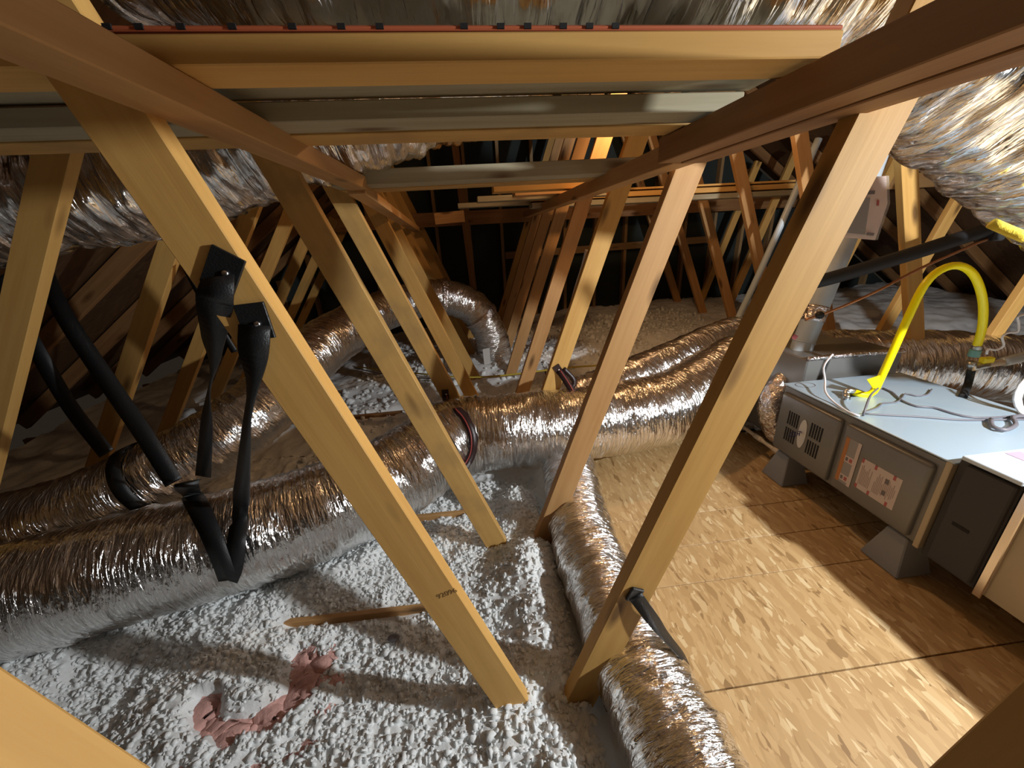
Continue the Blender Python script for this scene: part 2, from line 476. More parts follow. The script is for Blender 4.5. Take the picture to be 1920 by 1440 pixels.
def sheet(name, pts, thk, mat, par, push=0.0):
    bm = bmesh.new(); v_ = [bm.verts.new(Vector(p_) + Vector((0, push, 0))) for p_ in pts]; f_ = bm.faces.new(v_)
    r_ = bmesh.ops.extrude_face_region(bm, geom=[f_]); bmesh.ops.translate(bm, vec=(0, thk, 0), verts=[g for g in r_['geom'] if isinstance(g, bmesh.types.BMVert)])
    bmesh.ops.recalc_face_normals(bm, faces=bm.faces)
    me_ = bpy.data.meshes.new(name); bm.to_mesh(me_); bm.free()
    return link(name, me_, M[mat], par)

# ================================================================== THE SETTING
RIDGE_X, RIDGE_Z, EAVE = 1.34, 3.55, -3.75
SLOPE = RIDGE_Z / (RIDGE_X - EAVE)
EAVE_R = 2 * RIDGE_X - EAVE
YB, YF = 5.30, -1.4                       # gable and the open side behind the photographer
# roof decking: sheets in rows on both slopes
roof = struct(empty('ceiling', (0, 0, 0)))
nx = Vector((-SLOPE, 0, 1)).normalized(); nx2 = Vector((SLOPE, 0, 1)).normalized()
for side in (0, 1):
    e, rdg = (Vector((EAVE, 0, 0)), Vector((RIDGE_X, 0, RIDGE_Z))) if side == 0 else (Vector((EAVE_R, 0, 0)), Vector((RIDGE_X, 0, RIDGE_Z)))
    nrm = nx if side == 0 else nx2
    for a in range(5):
        p, q = e.lerp(rdg, a / 5), e.lerp(rdg, (a + 1) / 5)
        mid = (p + q) / 2
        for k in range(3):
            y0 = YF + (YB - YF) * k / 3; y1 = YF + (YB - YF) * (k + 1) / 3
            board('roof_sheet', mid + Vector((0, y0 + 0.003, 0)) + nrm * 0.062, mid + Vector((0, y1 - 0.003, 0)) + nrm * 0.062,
                  (q - p).length - 0.005, 0.012, nrm, 'osb_roof_shaded', roof, 0.001)
# gable wall with its studs and the brace across them
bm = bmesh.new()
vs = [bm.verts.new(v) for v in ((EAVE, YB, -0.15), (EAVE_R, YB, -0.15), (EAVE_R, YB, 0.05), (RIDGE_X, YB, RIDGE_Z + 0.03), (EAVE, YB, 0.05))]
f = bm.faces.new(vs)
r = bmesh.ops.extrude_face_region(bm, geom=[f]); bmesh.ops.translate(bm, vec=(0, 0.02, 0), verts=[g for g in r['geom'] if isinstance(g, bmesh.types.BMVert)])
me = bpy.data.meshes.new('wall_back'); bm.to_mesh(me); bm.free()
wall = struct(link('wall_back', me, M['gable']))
for i in range(-7, 15):
    x = 0.02 + 0.406 * i
    zt = (x - EAVE) * SLOPE if x < RIDGE_X else (EAVE_R - x) * SLOPE
    if zt < 0.4: continue
    board('stud', (x, YB - 0.045, -0.1), (x, YB - 0.045, zt - 0.06), 0.038, 0.085, (0, 1, 0), 'stud', wall)
board('wall_brace', (0.45, YB - 0.11, 1.0), (3.2, YB - 0.11, 1.04), 0.085, 0.038, (0, 1, 0), 'stud', wall)
# drywall ceiling of the rooms below (what the insulation lies on)
struct(box('drywall_ceiling', (EAVE, YF, -0.17), (EAVE_R, YB, -0.15), 'drywall', None, 0))
# OSB deck
floor = struct(empty('floor', (0.5, 0, 0)))
ys = [-0.9, 0.655, 1.006, 1.182, 1.367, 2.02]
for i in range(5):
    g = 0.0022 if i in (0,) else 0.0012
    g0 = 0.0022 if i == 1 else 0.0012
    box('deck_panel', (0.50, ys[i] + g0, -0.018), (2.95, ys[i + 1] - g, 0.0), 'osb', floor, 0.0012)
for x in (0.9, 1.7, 2.5):
    box('deck_support', (x, -0.9, -0.15), (x + 0.038, 2.02, -0.019), 'brown_wood', floor, 0)

# ================================================================== TRUSSES
TY = [0.69 + 0.61 * k for k in range(8)] + [0.165]
LT = [-.467, -.505, -.53, -.535, -.575, -.60, -.585, -.58, -.467]      # left web at z = 1.45
tl = ['roof truss of the row with black strap ends riveted to its left web',
      'truss next behind the strapped one, its webs standing either side of the branch duct mouth',
      'truss two behind the strapped one, a black and red strap nailed to each web',
      'truss three behind the strapped one, its web brightly lit by the bulb above the lumber',
      'truss just behind the one brightly lit by the bulb',
      'truss in the row just past the elbow of the raised duct',
      'second truss from the dark gable wall',
      'last truss of the row, standing against the dark gable studs',
      'first truss at the open end of the row, beside the pink patch']
def roof_at(x):
    return (x - EAVE) * SLOPE if x < RIDGE_X else (EAVE_R - x) * SLOPE
for k, Y in enumerate(TY):
    t = empty('roof_truss', (0.1, Y, -0.1))
    tag(t, tl[k], 'truss', 'row of roof trusses')
    k = 0 if k == 8 else k
    mt = 'pine_dark' if Y < 0.5 else 'pine_stained' if k in (1, 2) else 'pine'
    mr = 'pine_dark' if k == 0 else 'pine' if k in (2, 7) else 'fir'
    # left web, foot near x = 0 and top on the left rafter
    sh = -0.012 if Y < 0.5 else 0.0
    f0 = Vector((0.0185 - 0.006 * k + sh, Y, 0)); f1 = Vector((LT[k] + sh, Y, 1.45)); d = (f1 - f0) / 1.45
    zt = 1.9
    while roof_at((f0 + d * zt).x) > zt + 0.06: zt += 0.02
    board('web', f0 - d * 0.08, f0 + d * zt, 0.088, 0.038, (0, 1, 0), mt, t)
    # right web, foot near x = 0.2 and top at the ridge
    sh = 0.03 if Y < 0.5 else 0.0
    f0 = Vector((0.195 + 0.004 * k + sh, Y, 0)); f1 = Vector((0.700 + 0.008 * k + sh, Y, 1.45)); d = (f1 - f0) / 1.45
    board('web', f0 - d * 0.08, f0 + d * 3.12, 0.090, 0.038, (0, 1, 0), mr, t)
    # web from the ridge down to the right
    dx = 0.02 * k
    if k >= 1:
        board('web', (2.72 + dx, Y, -0.05), (1.42 + dx * 0.3, Y, 3.2), 0.086, 0.038, (0, 1, 0), 'pine' if k == 2 else 'fir', t)
        board('web', (2.80 + dx, Y, -0.05), (3.42 + dx, Y, roof_at(3.42 + dx) - 0.10), 0.080, 0.038, (0, 1, 0), 'pine', t)
    # knee web on the left
    if k >= 1:
        a = Vector((-1.02 - 0.06 * (k - 1), Y, 1.60 - 0.02 * (k - 1))); s = Vector((-0.60 / 0.85, 0, -1.0))
        board('web', a, a + s * 1.55, 0.082, 0.038, (0, 1, 0), 'pine', t)
    # chords
    off = 0.045
    board('top_chord', (EAVE + 0.1, Y, roof_at(EAVE + 0.1) - 0.0), (RIDGE_X, Y, RIDGE_Z), 0.089, 0.038, (0, 1, 0), 'brown_wood', t)
    board('top_chord', (EAVE_R - 0.1, Y, roof_at(EAVE_R - 0.1)), (RIDGE_X, Y, RIDGE_Z), 0.089, 0.038, (0, 1, 0), 'brown_wood', t)
    board('bottom_chord', (EAVE + 0.05, Y, -0.10), (EAVE_R - 0.05, Y, -0.10), 0.089, 0.038, (0, 1, 0), 'brown_wood', t)

# the inked grade stamp on the strapped left web
st_p = P(838, 1113, Y=TY[0] - 0.0195)
ang = math.atan2(1.45, LT[0] - 0.0185)
mt = Matrix.Translation(st_p) @ Matrix.Rotation(math.radians(90), 4, 'X') @ Matrix.Rotation(math.radians(18), 4, 'Z')
tr0 = [o for o in bpy.data.objects if o.name == 'roof_truss'][0]
text_mesh('grade_stamp', '92096', 0.020, 'stamp', tr0, mt, 0.0002)

# ================================================================== BRACES AND LOOSE LUMBER
def plank(name, lab, p0, p1, wid, thk, tdir, mat, grp, cat='plank', roll=0.0):
    return tag(board(name, p0, p1, wid, thk, tdir, mat, None, 0.002, roll), lab, cat, grp)
UP = (0, 0, 1)
BR = 'long braces along the webs'
plank('lateral_brace', 'long flat brace along the strapped webs, over the foil duct on the left', (-0.392, -0.9, 1.472), (-0.392, 1.66, 1.472), 0.066, 0.045, UP, 'fir', BR, 'brace')
plank('lateral_brace', 'far brace continuing along the left webs to the gable cross beam', (-0.402, 1.665, 1.455), (-0.475, 3.9, 1.345), 0.066, 0.040, UP, 'fir', BR, 'brace')
rb = tag(empty('double_brace', (0.59, 0.1, 1.42)), 'dark doubled brace of two planks running above the air handler side', 'brace', BR)
board('plank', (0.553, -0.9, 1.449), (0.553, 1.13, 1.449), 0.062, 0.058, UP, 'brown_wood', rb)
board('plank', (0.623, -0.9, 1.446), (0.623, 1.13, 1.446), 0.070, 0.058, UP, 'brown_wood', rb)
plank('lateral_brace', 'single brace continuing along the right webs behind the doubled one', (0.600, 1.133, 1.447), (0.615, 4.3, 1.434), 0.070, 0.058, UP, 'fir', BR, 'brace')

CB = 'boards laid across the braces under the foil duct'
plank('cross_board', 'orange lit board at the front of the stack under the foil duct', (-1.05, 0.700, 1.519), (0.575, 0.700, 1.503), 0.085, 0.034, UP, 'pine', CB)
plank('cross_board', 'dark greenish board set back on top of the stacked boards', (-1.15, 0.85, 1.553), (0.62, 0.85, 1.537), 0.16, 0.030, UP, 'grey_board', CB)
plank('cross_board', 'grey weathered board in the middle of the stack', (-1.15, 0.955, 1.515), (0.60, 0.955, 1.500), 0.088, 0.034, UP, 'grey_board', CB)
plank('cross_board', 'tan board at the back of the stack with a split edge', (-1.15, 1.055, 1.512), (0.60, 1.055, 1.496), 0.098, 0.034, UP, 'pine_stained', CB)
rs = tag(board('red_edge_strip', (-0.66, 0.670, 1.5395), (0.575, 0.670, 1.5235), 0.02, 0.006, UP, M['red_strip']),
    'thin orange red strip along the top of the front board', 'strip')
stp = chamfer_box(0.010, 0.003, 0.006, 0)
for q in (.05, .10, .19, .22, .26, .31, .37, .42, .46, .55, .59, .62, .66, .69, .72):
    link('staple', stp, M['black'], rs).matrix_basis = Matrix.Translation((-0.617 + 1.235 * q, 0.0105 * (1 if (rs.matrix_world.to_3x3() @ Vector((0, 1, 0))).y < 0 else -1), 0.001))
CM = 'boards laid across the middle of the braces'
plank('cross_board', 'grey board with pale scuffs lying across both braces by the third truss', (-0.50, 1.735, 1.494), (0.70, 1.735, 1.494), 0.12, 0.052, UP, 'grey_board', CM)
plank('cross_board', 'tan board lying right behind the pale scuffed board', (-0.50, 1.862, 1.482), (0.70, 1.862, 1.482), 0.12, 0.034, UP, 'pine_stained', CM)
LP = 'loose lumber piled on the right brace'
lum = [('short lumber end with a lit edge, topmost of the pile on the brace', 0.16, 0.95, 2.42, 1.500, 'pine'),
       ('lumber piece with a glowing top edge beside the bright web', 0.30, 1.00, 2.62, 1.492, 'fir'),
       ('grey plank sticking out of the pile towards the left webs', 0.08, 1.10, 2.86, 1.486, 'grey_board'),
       ('pale plank end lowest of the pile near the gable beam', -0.06, 1.30, 3.35, 1.486, 'grey_board')]
for lab, x0, x1, y, z, m_ in lum:
    plank('loose_plank', lab, (x0, y, z), (x1, y + 0.02, z), 0.12, 0.034, UP, m_, LP)
plank('loose_plank', 'long pale plank lying over the brace, lit along its edge by the bulb', (0.50, 3.26, 1.50), (2.62, 3.22, 1.49), 0.14, 0.036, UP, 'pine', LP)
plank('loose_plank', 'thin pale sheet edge lying on top of the long lit plank', (0.6, 3.26, 1.535), (2.60, 3.22, 1.525), 0.15, 0.014, UP, 'pine', LP)
plank('loose_plank', 'grey plank lying under the long lit plank', (0.50, 3.24, 1.452), (2.62, 3.20, 1.442), 0.16, 0.036, UP, 'grey_board', LP)
plank('cross_beam', 'brown beam running across in front of the dark gable studs', (-2.0, 4.83, 1.46), (4.6, 4.83, 1.44), 0.15, 0.038, (0, 1, 0), 'brown_wood', None, 'beam')
plank('hanging_post', 'narrow upright post hanging in front of the gable cross beam', (-0.06, 4.76, 2.35), (0.03, 4.74, 0.05), 0.075, 0.038, (0, 1, 0), 'brown_wood', None, 'post')
plank('corner_block', 'short orange brown block nailed at the end of the far left brace', (-0.30, 4.0, 1.43), (-0.02, 4.0, 1.44), 0.10, 0.04, (0, 1, 0), 'fir', None, 'block')
plank('side_brace', 'orange lit brace crossing behind the upright web by the foil duct', (2.9, 3.45, 1.50), (4.3, 3.45, 1.50), 0.12, 0.038, (0, 1, 0), 'fir', None, 'brace')
CJ = 'joist tops showing through the insulation'
plank('ceiling_joist', 'joist top showing through white insulation below the strapped duct', P(535, 1170, Z=-0.012), P(800, 1140, Z=-0.012), 0.022, 0.03, UP, 'fir', CJ, 'joist')
plank('ceiling_joist', 'short joist top showing between the two left webs', P(755, 974, Z=-0.004), P(885, 961, Z=-0.004), 0.022, 0.03, UP, 'fir', CJ, 'joist')
plank('ceiling_joist', 'dark joist in a gap of the insulation behind the trunk duct', P(640, 787, Z=0.02), P(765, 775, Z=0.02), 0.03, 0.05, UP, 'brown_wood', CJ, 'joist')

# ================================================================== DUCTS
trunk, TR = duct('trunk_duct', [(1.92, 2.32, .40), (1.62, 2.20, .38), (1.36, 2.02, .35), (.98, 1.85, .31), (.54, 1.80, .30), (.11, 1.79, .30), (-.17, 1.76, .30),
                (-.42, 1.54, .27), (-.70, 1.37, .25), (-.95, 1.28, .24), (-1.31, 1.21, .22), (-1.65, 1.14, .20), (-2.3, 1.02, .18)],
                0.195, 'foil', 1, seg=96)
tag(trunk, 'large wrinkled foil trunk duct lying across the attic floor behind the webs', 'duct')
def trunk_at(x):
    i = int(np.argmin(np.abs(TR[0][:, 0] - x))); return Vector(TR[0][i]), Vector(TR[1][i])
# taped sleeve where two lengths join
i0 = int(np.argmin(np.abs(TR[0][:, 0] + 0.03))); i1 = int(np.argmin(np.abs(TR[0][:, 0] + 0.27)))
duct('joint_sleeve', [TR[0][i] for i in range(i0, i1, max(1, (i1 - i0) // 6))], 0.206, 'foil_loose', 5, parent=trunk, crumple=0.004)
d2, _ = duct('side_duct', [(.52, 1.98, .34), (.80, 2.02, .40), (1.08, 2.16, .42), (1.42, 2.38, .43), (1.80, 2.62, .44), (2.2, 2.8, .44)], 0.135, 'foil', 2)
tag(d2, 'smaller foil duct splitting off behind the trunk duct towards the flue', 'duct')
BRP = [(.40, 1.62, .15), (.375, 1.42, .115), (.352, 1.1, .095), (.368, .72, .09), (.395, .45, .09), (.425, .05, .09), (.455, -.5, .09)]
d3, BRD = duct('branch_duct', BRP, 0.128, 'foil', 3, crumple=0.006)
tag(d3, 'foil branch duct running from the trunk along the edge of the OSB deck', 'duct')
E5 = [(-2.15, 1.52, .20), (-1.80, 1.51, .27), (-1.50, 1.53, .36), (-1.24, 1.62, .46), (-1.03, 1.80, .58), (-.95, 2.15, .68), (-.86, 2.55, .73), (-.72, 3.0, .765), (-.52, 3.34, .78), (-.25, 3.43, .78), (-.06, 3.45, .70), (.06, 3.47, .56), (.13, 3.5, .36), (.17, 3.52, .05)]
d4, RD = duct('raised_duct', E5, 0.15, 'foil', 4)
tag(d4, 'raised foil duct rising at the back and bending over an elbow down into the insulation', 'duct')
for fr in (0.775, 0.865):
    i = int(len(RD[0]) * fr)
    duct('elbow_clamp', [RD[0][i - 3], RD[0][i], RD[0][i + 3]], 0.158, 'foil_tape', 6, seg=48, parent=d4)
d5, _ = duct('hanging_duct', [(.30, 1.80, 1.86), (-.05, 1.70, 1.77), (-.34, 1.60, 1.685), (-.67, 1.585, 1.60), (-1.0, 1.57, 1.515), (-1.3, 1.55, 1.475), (-1.6, 1.50, 1.44), (-1.9, 1.45, 1.36)], 0.175, 'foil_loose', 7, wr=0.013, crumple=0.010, fs=0.75)
tag(d5, 'big foil duct slung over the left brace behind the strapped web', 'duct')
d6, _ = duct('overhead_duct', [(-.62, 1.14, 1.93), (-.48, 1.07, 1.88), (-.30, .98, 1.80), (.05, .95, 1.765), (.45, .95, 1.765), (.80, .96, 1.735), (1.08, .985, 1.63), (1.30, .99, 1.52), (1.58, .985, 1.37), (1.9, .96, 1.18), (2.2, .9, .95), (2.3, .75, .72)],
             0.185, 'foil_loose', 8, wr=0.013, crumple=0.010, fs=0.75)
tag(d6, 'overhead foil duct lying on the stacked boards and dropping down over the air handler', 'duct')
tube('wool_seam', [P(1858, 418, Y=0.90), P(1890, 432, Y=0.88), P(1925, 446, Y=0.86)], 0.012, 'yellow_wool', d6, seg=8)
d7, _ = duct('supply_duct', [(2.05, 2.05, .42), (2.5, 1.98, .40), (3.0, 1.9, .36), (3.5, 1.8, .30)], 0.20, 'foil_loose', 9, wr=0.006, fs=0.8)
tag(d7, 'dark foil duct leading away behind the gas valve of the air handler', 'duct')

# ================================================================== STRAPS
def nailed(root, p, ang=0.0, s=0.042, mat='strap'):
    """folded strap end pinned on the front of a web with a rivet"""
    mt_ = Matrix.Translation(p) @ Matrix.Rotation(ang, 4, 'Y')
    link('strap_end', chamfer_box(s, 0.005, s * 1.25, 0.001), M[mat], root, mt_)
    ball('rivet', Vector(p) + Vector((0.004, -0.004, -0.004)), 0.0055, 'rivet', root, (1, .5, 1))
def on_duct(px, py, D, r, fallback=1.2):
    """first meeting of a sight line with a sleeve of radius r around a duct"""
    d = np.array(RM @ Vector((px - 960, -(py - 720), -FPX))); d /= np.linalg.norm(d); c_ = D[0][::3]
    for q in np.arange(0.4, 6, 0.004):
        p_ = np.array(CAM) + d * q
        if np.min(np.linalg.norm(c_ - p_, axis=1)) < r: return Vector(p_)
    return P(px, py, Y=fallback)
XD = (1, 0, 0)
yw = TY[0] - 0.022
n1, n2 = P(418, 508, Y=yw), P(478, 603, Y=yw)
c0, t0 = trunk_at(-1.10)
root = tag(empty('duct_strap', n1), 'black strap from two rivets on the strapped left web, slung under the trunk duct', 'strap', 'black hanging straps')
nailed(root, n1, math.radians(34), 0.050); nailed(root, n2, math.radians(-3), 0.048)
top = P(381, 893, Y=1.26)
ED = (.5, -.85, 0)
ribbon('webbing', [n1 + Vector((-.004, -.004, -.008)), P(404, 555, Y=.655), P(397, 640, Y=.72), P(394, 720, Y=.88), P(387, 810, Y=1.08), top],
       [(1, 0, .4), (1, 0, .1), (.75, -.55, 0), ED, (.8, -.45, 0), (1, -.1, 0)], [.050, .046, .040, .040, .042, .046], 'strap', root)
fr = [on_duct(350 + 78 * q, 912 + 176 * q - 14 * math.sin(q * 3.14), TR, 0.217, 1.1) for q in np.linspace(0, 1, 11)]
ribbon('webbing', [fr[0] + Vector((-.006, .02, .004))] + fr, [XD] * 12, 0.062, 'strap', root)
ribbon('webbing', [fr[10], on_duct(438, 1062, TR, 0.222), on_duct(443, 1020, TR, 0.230), P(452, 940, Y=fr[2].y - .07), P(461, 830, Y=.78), P(469, 740, Y=.68), P(475, 655, Y=.655), n2 + Vector((0, -.004, -.005))],
       [XD, XD, XD, (.9, -.4, 0), (.65, -.75, 0), (.6, -.8, 0), (1, -.1, 0), (1, 0, 0)], [.060, .060, .058, .050, .046, .044, .046, .050], 'strap', root)

def ring_pts(c, t, r, a0, a1, n=14, tilt=Vector((0, 0, 0))):
    t = (Vector(t) + tilt).normalized(); u = Vector((0, 0, 1)); u = (u - u.dot(t) * t).normalized(); v = u.cross(t)
    pts = [Vector(c) + r * (math.cos(a) * u + math.sin(a) * v) for a in np.linspace(a0, a1, n)]
    return pts, [t] * n
# loop around the raised duct at the left
i = int(np.argmin(np.linalg.norm(RD[0] - np.array([-1.44, 1.54, .38]), axis=1)))
root = tag(empty('duct_strap', RD[0][i]), 'black strap looped around the raised duct at the dark left side', 'strap', 'black hanging straps')
p, wd = ring_pts(RD[0][i], RD[1][i], 0.161, 0, 2 * math.pi, 30)
ribbon('webbing', p, wd, 0.055, 'strap', root)
p1, p2 = P(326, 905, Y=1.33), P(205, 720, Y=1.5)
ribbon('webbing', [p1, P(270, 815, Y=1.40), p2, P(120, 590, Y=1.66), P(70, 480, Y=1.80)], [(1, .3, .3)] * 5, 0.060, 'strap', root)
ribbon('webbing', [P(200, 850, Y=1.52), P(130, 760, Y=1.6), P(60, 640, Y=1.66), P(-5, 520, Y=1.82)], [(1, .3, .3)] * 4, 0.055, 'strap', root)
# strap over the raised duct behind the nearest web
root = tag(empty('duct_strap', P(505, 660, Y=1.9)), 'thin black strap hanging to the raised duct behind the strapped left web', 'strap', 'black hanging straps')
ribbon('webbing', [P(345, 495, Y=1.86), P(385, 570, Y=1.84), P(440, 660, Y=1.84)], [(1, 0, .4)] * 3, 0.03, 'strap', root)
ribbon('webbing', [P(495, 665, Y=1.86), P(515, 715, Y=1.84), P(528, 745, Y=1.86)], [(1, 0, .4)] * 3, 0.034, 'strap', root)

def stripe_strap(root, pts, wds, wid=0.040):
    o = ribbon('webbing', pts, wds, wid, 'strap_red', root)
    for sgn in (0.18,):
        pp = []
        for k_, (a, wv) in enumerate(zip(pts, wds)):
            pp.append(Vector(a) + Vector(wv).normalized() * wid * sgn)
        r_ = ribbon('stripe', pp, wds, 0.006, 'red', o, thk=0.0026)
    return o
# ring at the trunk joint hung from the left web behind the trunk duct
c, t = trunk_at(-0.035)
root = tag(empty('duct_strap', c), 'black and red strap wrapped round the trunk duct joint, nailed to a left web', 'strap', 'black and red straps')
rp_ = [on_duct(x_, y_, TR, 0.219) for x_, y_ in ((858, 768), (868, 778), (878, 794), (885, 812), (887, 832), (884, 852), (876, 868), (868, 878))]
stripe_strap(root, [rp_[0] + Vector((-.01, .05, -.006))] + rp_ + [rp_[-1] + Vector((-.01, .06, -.02))], [tuple(t)] * 10)
e = P(835, 738, Y=TY[2] - 0.023)
nailed(root, e, 0, 0.036, 'strap_red')
stripe_strap(root, [e + Vector((0, -.003, -.01)), P(838, 752, Y=1.84), P(850, 764, Y=1.80)], [XD] * 3, 0.036)
q_ = [on_duct(x_, y_, TR, 0.217) for x_, y_ in ((868, 880), (858, 864), (846, 846), (834, 826), (820, 806), (806, 786), (800, 770))]
ribbon('webbing', q_, [(1, .3, .2)] * 7, 0.026, 'strap', root)
# strap from the right web behind the trunk duct to the trunk
e = P(1046, 692, Y=TY[2] - 0.023)
c, t = trunk_at(0.42)
root = tag(empty('duct_strap', e), 'black and red strap from the right web behind the trunk duct over the trunk duct', 'strap', 'black and red straps')
nailed(root, e, math.radians(-30), 0.038, 'strap_red')
stripe_strap(root, [e + Vector((.004, -.003, -.006)), P(1066, 722, Y=1.84), P(1094, 772, Y=1.76)], [(1, 0, .6)] * 3, 0.034)
ribbon('webbing', [e + Vector((.03, -.002, 0)), P(1077, 716, Y=1.87), P(1062, 740, Y=1.86)], [(1, 0, .5)] * 3, 0.026, 'strap_red', root)
# strap from the nearest right web over the branch duct
e = P(1190, 1115, Y=TY[0] - 0.024)
root = tag(empty('duct_strap', e), 'black strap nailed low on a right web, over the branch duct', 'strap', 'black hanging straps')
link('strap_end', chamfer_box(0.034, 0.008, 0.042, 0.002), M['strap'], root, Matrix.Translation(e) @ Matrix.Rotation(math.radians(25), 4, 'Y'))
k = P(1285, 1235, Z=0.19)
ribbon('webbing', [e + Vector((.0, -.004, .0)), P(1215, 1150, Y=.655), P(1250, 1195, Y=.66), P(1285, 1238, Y=.655), Vector((.505, .64, .10)), Vector((.49, .63, .04))],
       [(.6, 0, .8), (.8, 0, .6), (.6, .8, 0), (.3, 1, 0), (0, 1, 0), (0, 1, 0)], [.036, .034, .03, .032, .034, .034], 'strap', root)

# ================================================================== AIR HANDLER
FX, FZ0, FZ1, FY0, FY1, FXB = 1.485, 0.155, 0.505, 0.905, 1.615, 2.10
fu = tag(empty('furnace', (FX, FY0, 0)), 'grey horizontal gas furnace with pale top lying on stands on the OSB deck', 'furnace')
body = box('body', (FX, FY0, FZ0), (FXB, FY1, FZ1 - 0.006), 'cabinet', fu, 0.006)
topp = box('top_panel', (FX - 0.006, FY0 - 0.004, FZ1 - 0.006), (FXB + 0.006, FY1 + 0.004, FZ1), 'cabinet_top', fu, 0.0015)
YD = P(1572, 850, X=FX).y
def door(y0, y1, z0, z1):
    me = bpy.data.meshes.new('door'); bm = bmesh.new()
    bmesh.ops.create_cube(bm, size=1); bmesh.ops.scale(bm, vec=(0.03, y1 - y0, z1 - z0), verts=bm.verts)
    bmesh.ops.bevel(bm, geom=list(bm.edges), offset=0.014, segments=4, affect='EDGES', profile=0.5)
    bm.to_mesh(me); bm.free()
    return link('door', me, M['cabinet'], fu, Matrix.Translation((FX - 0.004, (y0 + y1) / 2, (z0 + z1) / 2)), True)
dA = door(YD + 0.010, FY1 - 0.014, FZ0 + 0.012, FZ1 - 0.035)
dB = door(FY0 + 0.035, YD - 0.010, FZ0 + 0.012, FZ1 - 0.035)
XF = FX - 0.0195
ym = (YD + 0.01 + FY1 - 0.014) / 2
zc = (FZ0 + FZ1) / 2 - 0.01
for gy in (-1, 1):
    for gz in (-1, 1):
        for j in range(5):
            y = ym + gy * (0.038 + 0.0135 * j) ; z = zc + gz * 0.043
            box('louver_slot', (XF - 0.0008, y - 0.0035, z - 0.034), (XF + 0.002, y + 0.0035, z + 0.034), 'black', dA, 0)
# oval badge, lettering reading upwards
bm = bmesh.new(); bmesh.ops.create_circle(bm, cap_ends=True, segments=40, radius=1)
bmesh.ops.scale(bm, vec=(0.0215, 0.073, 1), verts=bm.verts)
r = bmesh.ops.extrude_face_region(bm, geom=list(bm.faces)); bmesh.ops.translate(bm, vec=(0, 0, 0.002), verts=[g for g in r['geom'] if isinstance(g, bmesh.types.BMVert)])
me = bpy.data.meshes.new('badge'); bm.to_mesh(me); bm.free()
face = Matrix(((0, 0, -1), (-1, 0, 0), (0, 1, 0))).to_4x4()       # local x -> -Y, local y -> +Z, local z -> -X
bd = link('badge', me, M['white'], dA, Matrix.Translation((XF, ym, zc)) @ face)
rot90 = Matrix.Rotation(math.radians(90), 4, 'Z')
text_mesh('lettering', 'PRO', 0.040, 'blue', bd, Matrix.Translation((XF - 0.0024, ym, zc + 0.024)) @ face @ rot90)
bm = bmesh.new()
vs = [bm.verts.new(v) for v in ((-.017, -.018, 0), (.017, -.018, 0), (.017, .006, 0), (0, .022, 0), (-.017, .006, 0))]
bm.faces.new(vs); r = bmesh.ops.extrude_face_region(bm, geom=list(bm.faces)); bmesh.ops.translate(bm, vec=(0, 0, 0.0006), verts=[g for g in r['geom'] if isinstance(g, bmesh.types.BMVert)])
me = bpy.data.meshes.new('emblem'); bm.to_mesh(me); bm.free()
link('emblem', me, M['blue'], bd, Matrix.Translation((XF - 0.0022, ym, zc - 0.036)) @ face)
text_mesh('lettering', 'C', 0.016, 'white', bd, Matrix.Translation((XF - 0.0032, ym, zc - 0.036)) @ face)
# orange warning strip and white instruction label on the second door
def lab(name, y0, y1, z0, z1, mat, par, out=0.0006):
    return box(name, (XF - out, min(y0, y1), z0), (XF + 0.001, max(y0, y1), z1), mat, par, 0)
y0, y1 = YD - 0.032, YD - 0.098
z0, z1 = zc - 0.105, zc + 0.098
wl = lab('warning_label', y0, y1, z0, z1, 'label_grey', dB)
lab('label_strip', y0, y0 - 0.016, z0, z1, 'orange', wl, 0.0012)
lab('label_strip', y1 + 0.014, y1, z0, z1, 'label_white', wl, 0.0012)
for zz in (z0 + 0.012, z0 + 0.098):
    lab('label_strip', y0 - 0.016, y1 + 0.014, zz, zz + 0.028, 'label_white', wl, 0.0012)
    lab('label_mark', y0 - 0.020, y0 - 0.030, zz + .006, zz + .022, 'ink', wl, 0.0018)
    lab('label_mark', y0 - 0.036, y0 - 0.048, zz + .006, zz + .022, 'label_red', wl, 0.0018)
y0, y1 = YD - 0.115, YD - 0.265
z0, z1 = zc - 0.085, zc + 0.048
il = lab('instruction_label', y0, y1, z0, z1, 'label_white', dB)
for q in (0.0, 0.34, 0.80):
    yy = y0 + (y1 - y0) * q
    for zz in ((z0, z0 + 0.018), (z1 - 0.018, z1)):
        lab('label_mark', yy, yy - 0.009, zz[0], zz[1], 'label_red', il, 0.0012)
for j in range(24):
    q = 0.05 + 0.9 * j / 24
    if 0.33 < q < 0.42: continue
    yy = y0 + (y1 - y0) * q
    lab('text_line', yy, yy - 0.0022, z0 + 0.022 + 0.03 * random.random() * (q > 0.6), z1 - 0.022 - 0.045 * random.random(), 'label_line', il, 0.0011)
for zz in (z0 + .035, z0 + .085):
    lab('label_mark', y0 - 0.098, y0 - 0.112, zz, zz + .02, 'ink', il, 0.0013)
